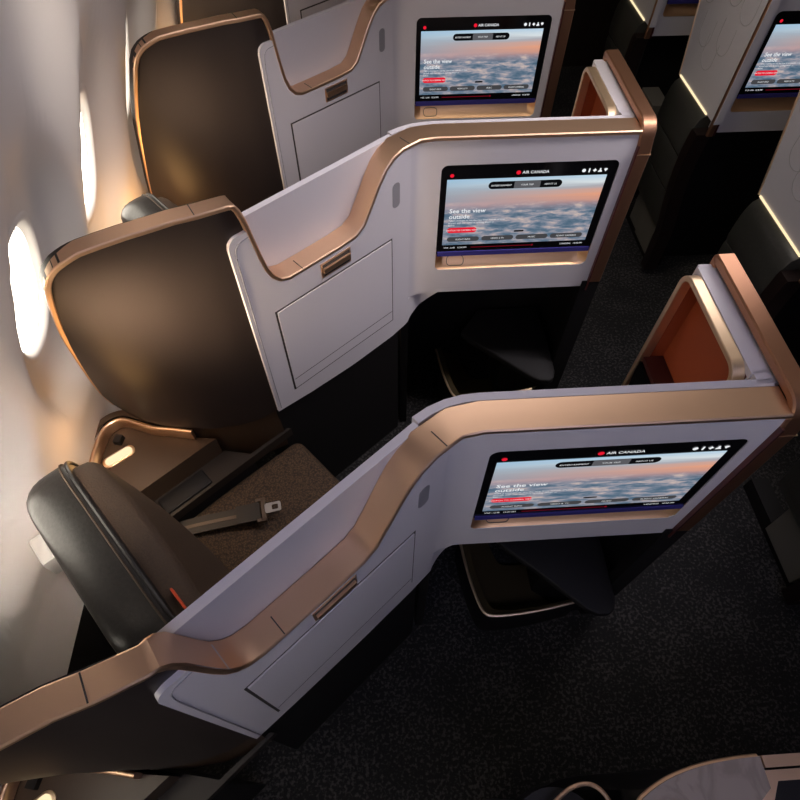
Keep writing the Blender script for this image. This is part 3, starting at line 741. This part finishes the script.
for k in range(-2,7):
    yc = WC+PITCH*k; rings = []
    for sc_, dx in ((1.12,.002),(1.07,.005),(1.0,.001),(.96,-.008),(.92,-.018)):
        rings.append([(xw(seg(a)[0]*sc_, WZ+seg(a)[1]*sc_)+dx, yc+seg(a)[0]*sc_, WZ+seg(a)[1]*sc_) for a in ANG])
    bm = B(); quad_grid(bm, [r+[r[0]] for r in rings]); w = struct('window_%d' % (k+3), bm, 'cream', smooth=60)
    w['label'] = 'oval cabin window in the cream sidewall'
    bm = B(); bm.faces.new([bm.verts.new((xw(seg(a)[0]*.92, WZ+seg(a)[1]*.92)-.0175, yc+seg(a)[0]*.922, WZ+seg(a)[1]*.922)) for a in ANG])
    struct('pane', bm, 'pane', w)
    bm = tube([(xw(seg(a)[0]*.9, WZ+seg(a)[1]*.9)-.0165, yc+seg(a)[0]*.86, WZ+seg(a)[1]*.89) for a in ANG[:-1]],.0013,closed=True,n=6)
    struct('shade_seam', bm, 'lozenge', w)
    # daylight comes in through this opening
    L = bpy.data.lights.new('daylight_portal','AREA'); L.shape = 'RECTANGLE'; L.size = S*.26; L.size_y = S*.42; L.cycles.is_portal = True
    lo = bpy.data.objects.new('daylight_portal', L); C.objects.link(lo)
    p = W((xw(0,WZ)-.075, yc, WZ)); lo.location = p
    lo.rotation_euler = Vector((1,0,-.28)).to_track_quat('-Z','Y').to_euler()
bm = B(); quad_grid(bm, [[(x,y,ZF) for x in (-1.2,5.4)] for y in (-1.7,5.4)]); struct('floor', bm, 'carpet')
bm = B(); quad_grid(bm, [[(x,y,.46) for x in (-.12,5.4)] for y in (-1.7,5.4)]); struct('ceiling', bm, 'ceiling')
bm = B(); quad_grid(bm, [[(5.4,y,z) for z in (ZF,.46)] for y in (-1.7,5.4)]); struct('wall_right', bm, 'cream')
for nm, y in (('wall_back',-1.26),('wall_front',5.12)):
    bm = B(); quad_grid(bm, [[(x,y,z) for z in (ZF,.46)] for x in (-1.2,5.4)]); struct(nm, bm, 'armrest' if nm == 'wall_front' else 'ceiling')

# ------------------------------------------------------------------ light
w = bpy.data.worlds.new('sky'); bpy.context.scene.world = w; w.use_nodes = True
bg = w.node_tree.nodes['Background']; bg.inputs['Color'].default_value = (1,.92,.80,1); bg.inputs['Strength'].default_value = 9.
def area(name, loc, to, sx, sy, power, col, spread=180):
    L = bpy.data.lights.new(name,'AREA'); L.shape = 'RECTANGLE'; L.size = S*sx; L.size_y = S*sy; L.energy = power; L.color = col; L.spread = math.radians(spread)
    o = bpy.data.objects.new(name, L); C.objects.link(o); o.location = W(loc)
    o.rotation_euler = (W(to)-W(loc)).to_track_quat('-Z','Y').to_euler(); return o
def point(name, loc, power, col, r=.03):
    L = bpy.data.lights.new(name,'POINT'); L.energy = power; L.color = col; L.shadow_soft_size = r
    o = bpy.data.objects.new(name, L); C.objects.link(o); o.location = W(loc); return o
area('ceiling_light', (.3,-.5,.42), (.35,.8,-1.3), 1.8, .8, 7.8, (.66,.67,1.), 125)
area('ceiling_light', (.6,1.7,.44), (.5,1.7,-2), 1.6, 2.6, 2.2, (1.,.89,.87), 125)
area('ceiling_light', (1.05,2.3,.44), (1.7,2.5,-1.2), .3, 2.0, 2.6, (1.,.92,.84), 90)
area('sidewall_light', (-.12,1.4,.33), (-.85,1.4,-.9), .12, 5., 10.5, (.97,.89,.94), 100)
for k in (-1,0,1,2,3):
    area('added_wall_fill_light', (-.30,.20+k,.20), (-1.02,.66+k,-1.18), .12, .12, (.5,3.2,1.1,.9,.9)[k+1], (1.,.88,.76), 36)  # added fill that brightens the sidewall and bays, not a lamp of the cabin
    c = SN(.148,1.020,-1.72); point('reading_lamp', (c[0]+.10,c[1]+k-.08,-1.50), (.04,.7,1.6,1.5,1.5)[k+1], (1,.52,.18), .08)
    area('added_shell_glow_light', (-.755,.72+k,-1.02), (-.62,1.0+k,-1.08), .10, .25, (0.02,1.5,.4,.2,.2)[k+1], (1,.76,.50), 62)  # added warm glow for the shell's window edge, no fitting behind it

# ------------------------------------------------------------------ camera
cam = bpy.data.cameras.new('camera'); co = bpy.data.objects.new('camera', cam); C.objects.link(co)
fw = Vector((.03680875,.56083463,-.8271092)); rt = Vector((.99812875,-.06107324,.00300793))
bk = -fw.normalized(); rt = (rt - bk*rt.dot(bk)).normalized(); up = bk.cross(rt)
co.matrix_world = Matrix(((rt.x,up.x,bk.x,0),(rt.y,up.y,bk.y,0),(rt.z,up.z,bk.z,-ZF*S),(0,0,0,1)))
cam.sensor_width = 36; cam.lens = 36*573.841/800; cam.clip_start = .01
sc_ = bpy.context.scene; sc_.camera = co
sc_.view_settings.view_transform = 'Standard'; sc_.view_settings.look = 'None'; sc_.view_settings.exposure = 0; sc_.view_settings.gamma = 1
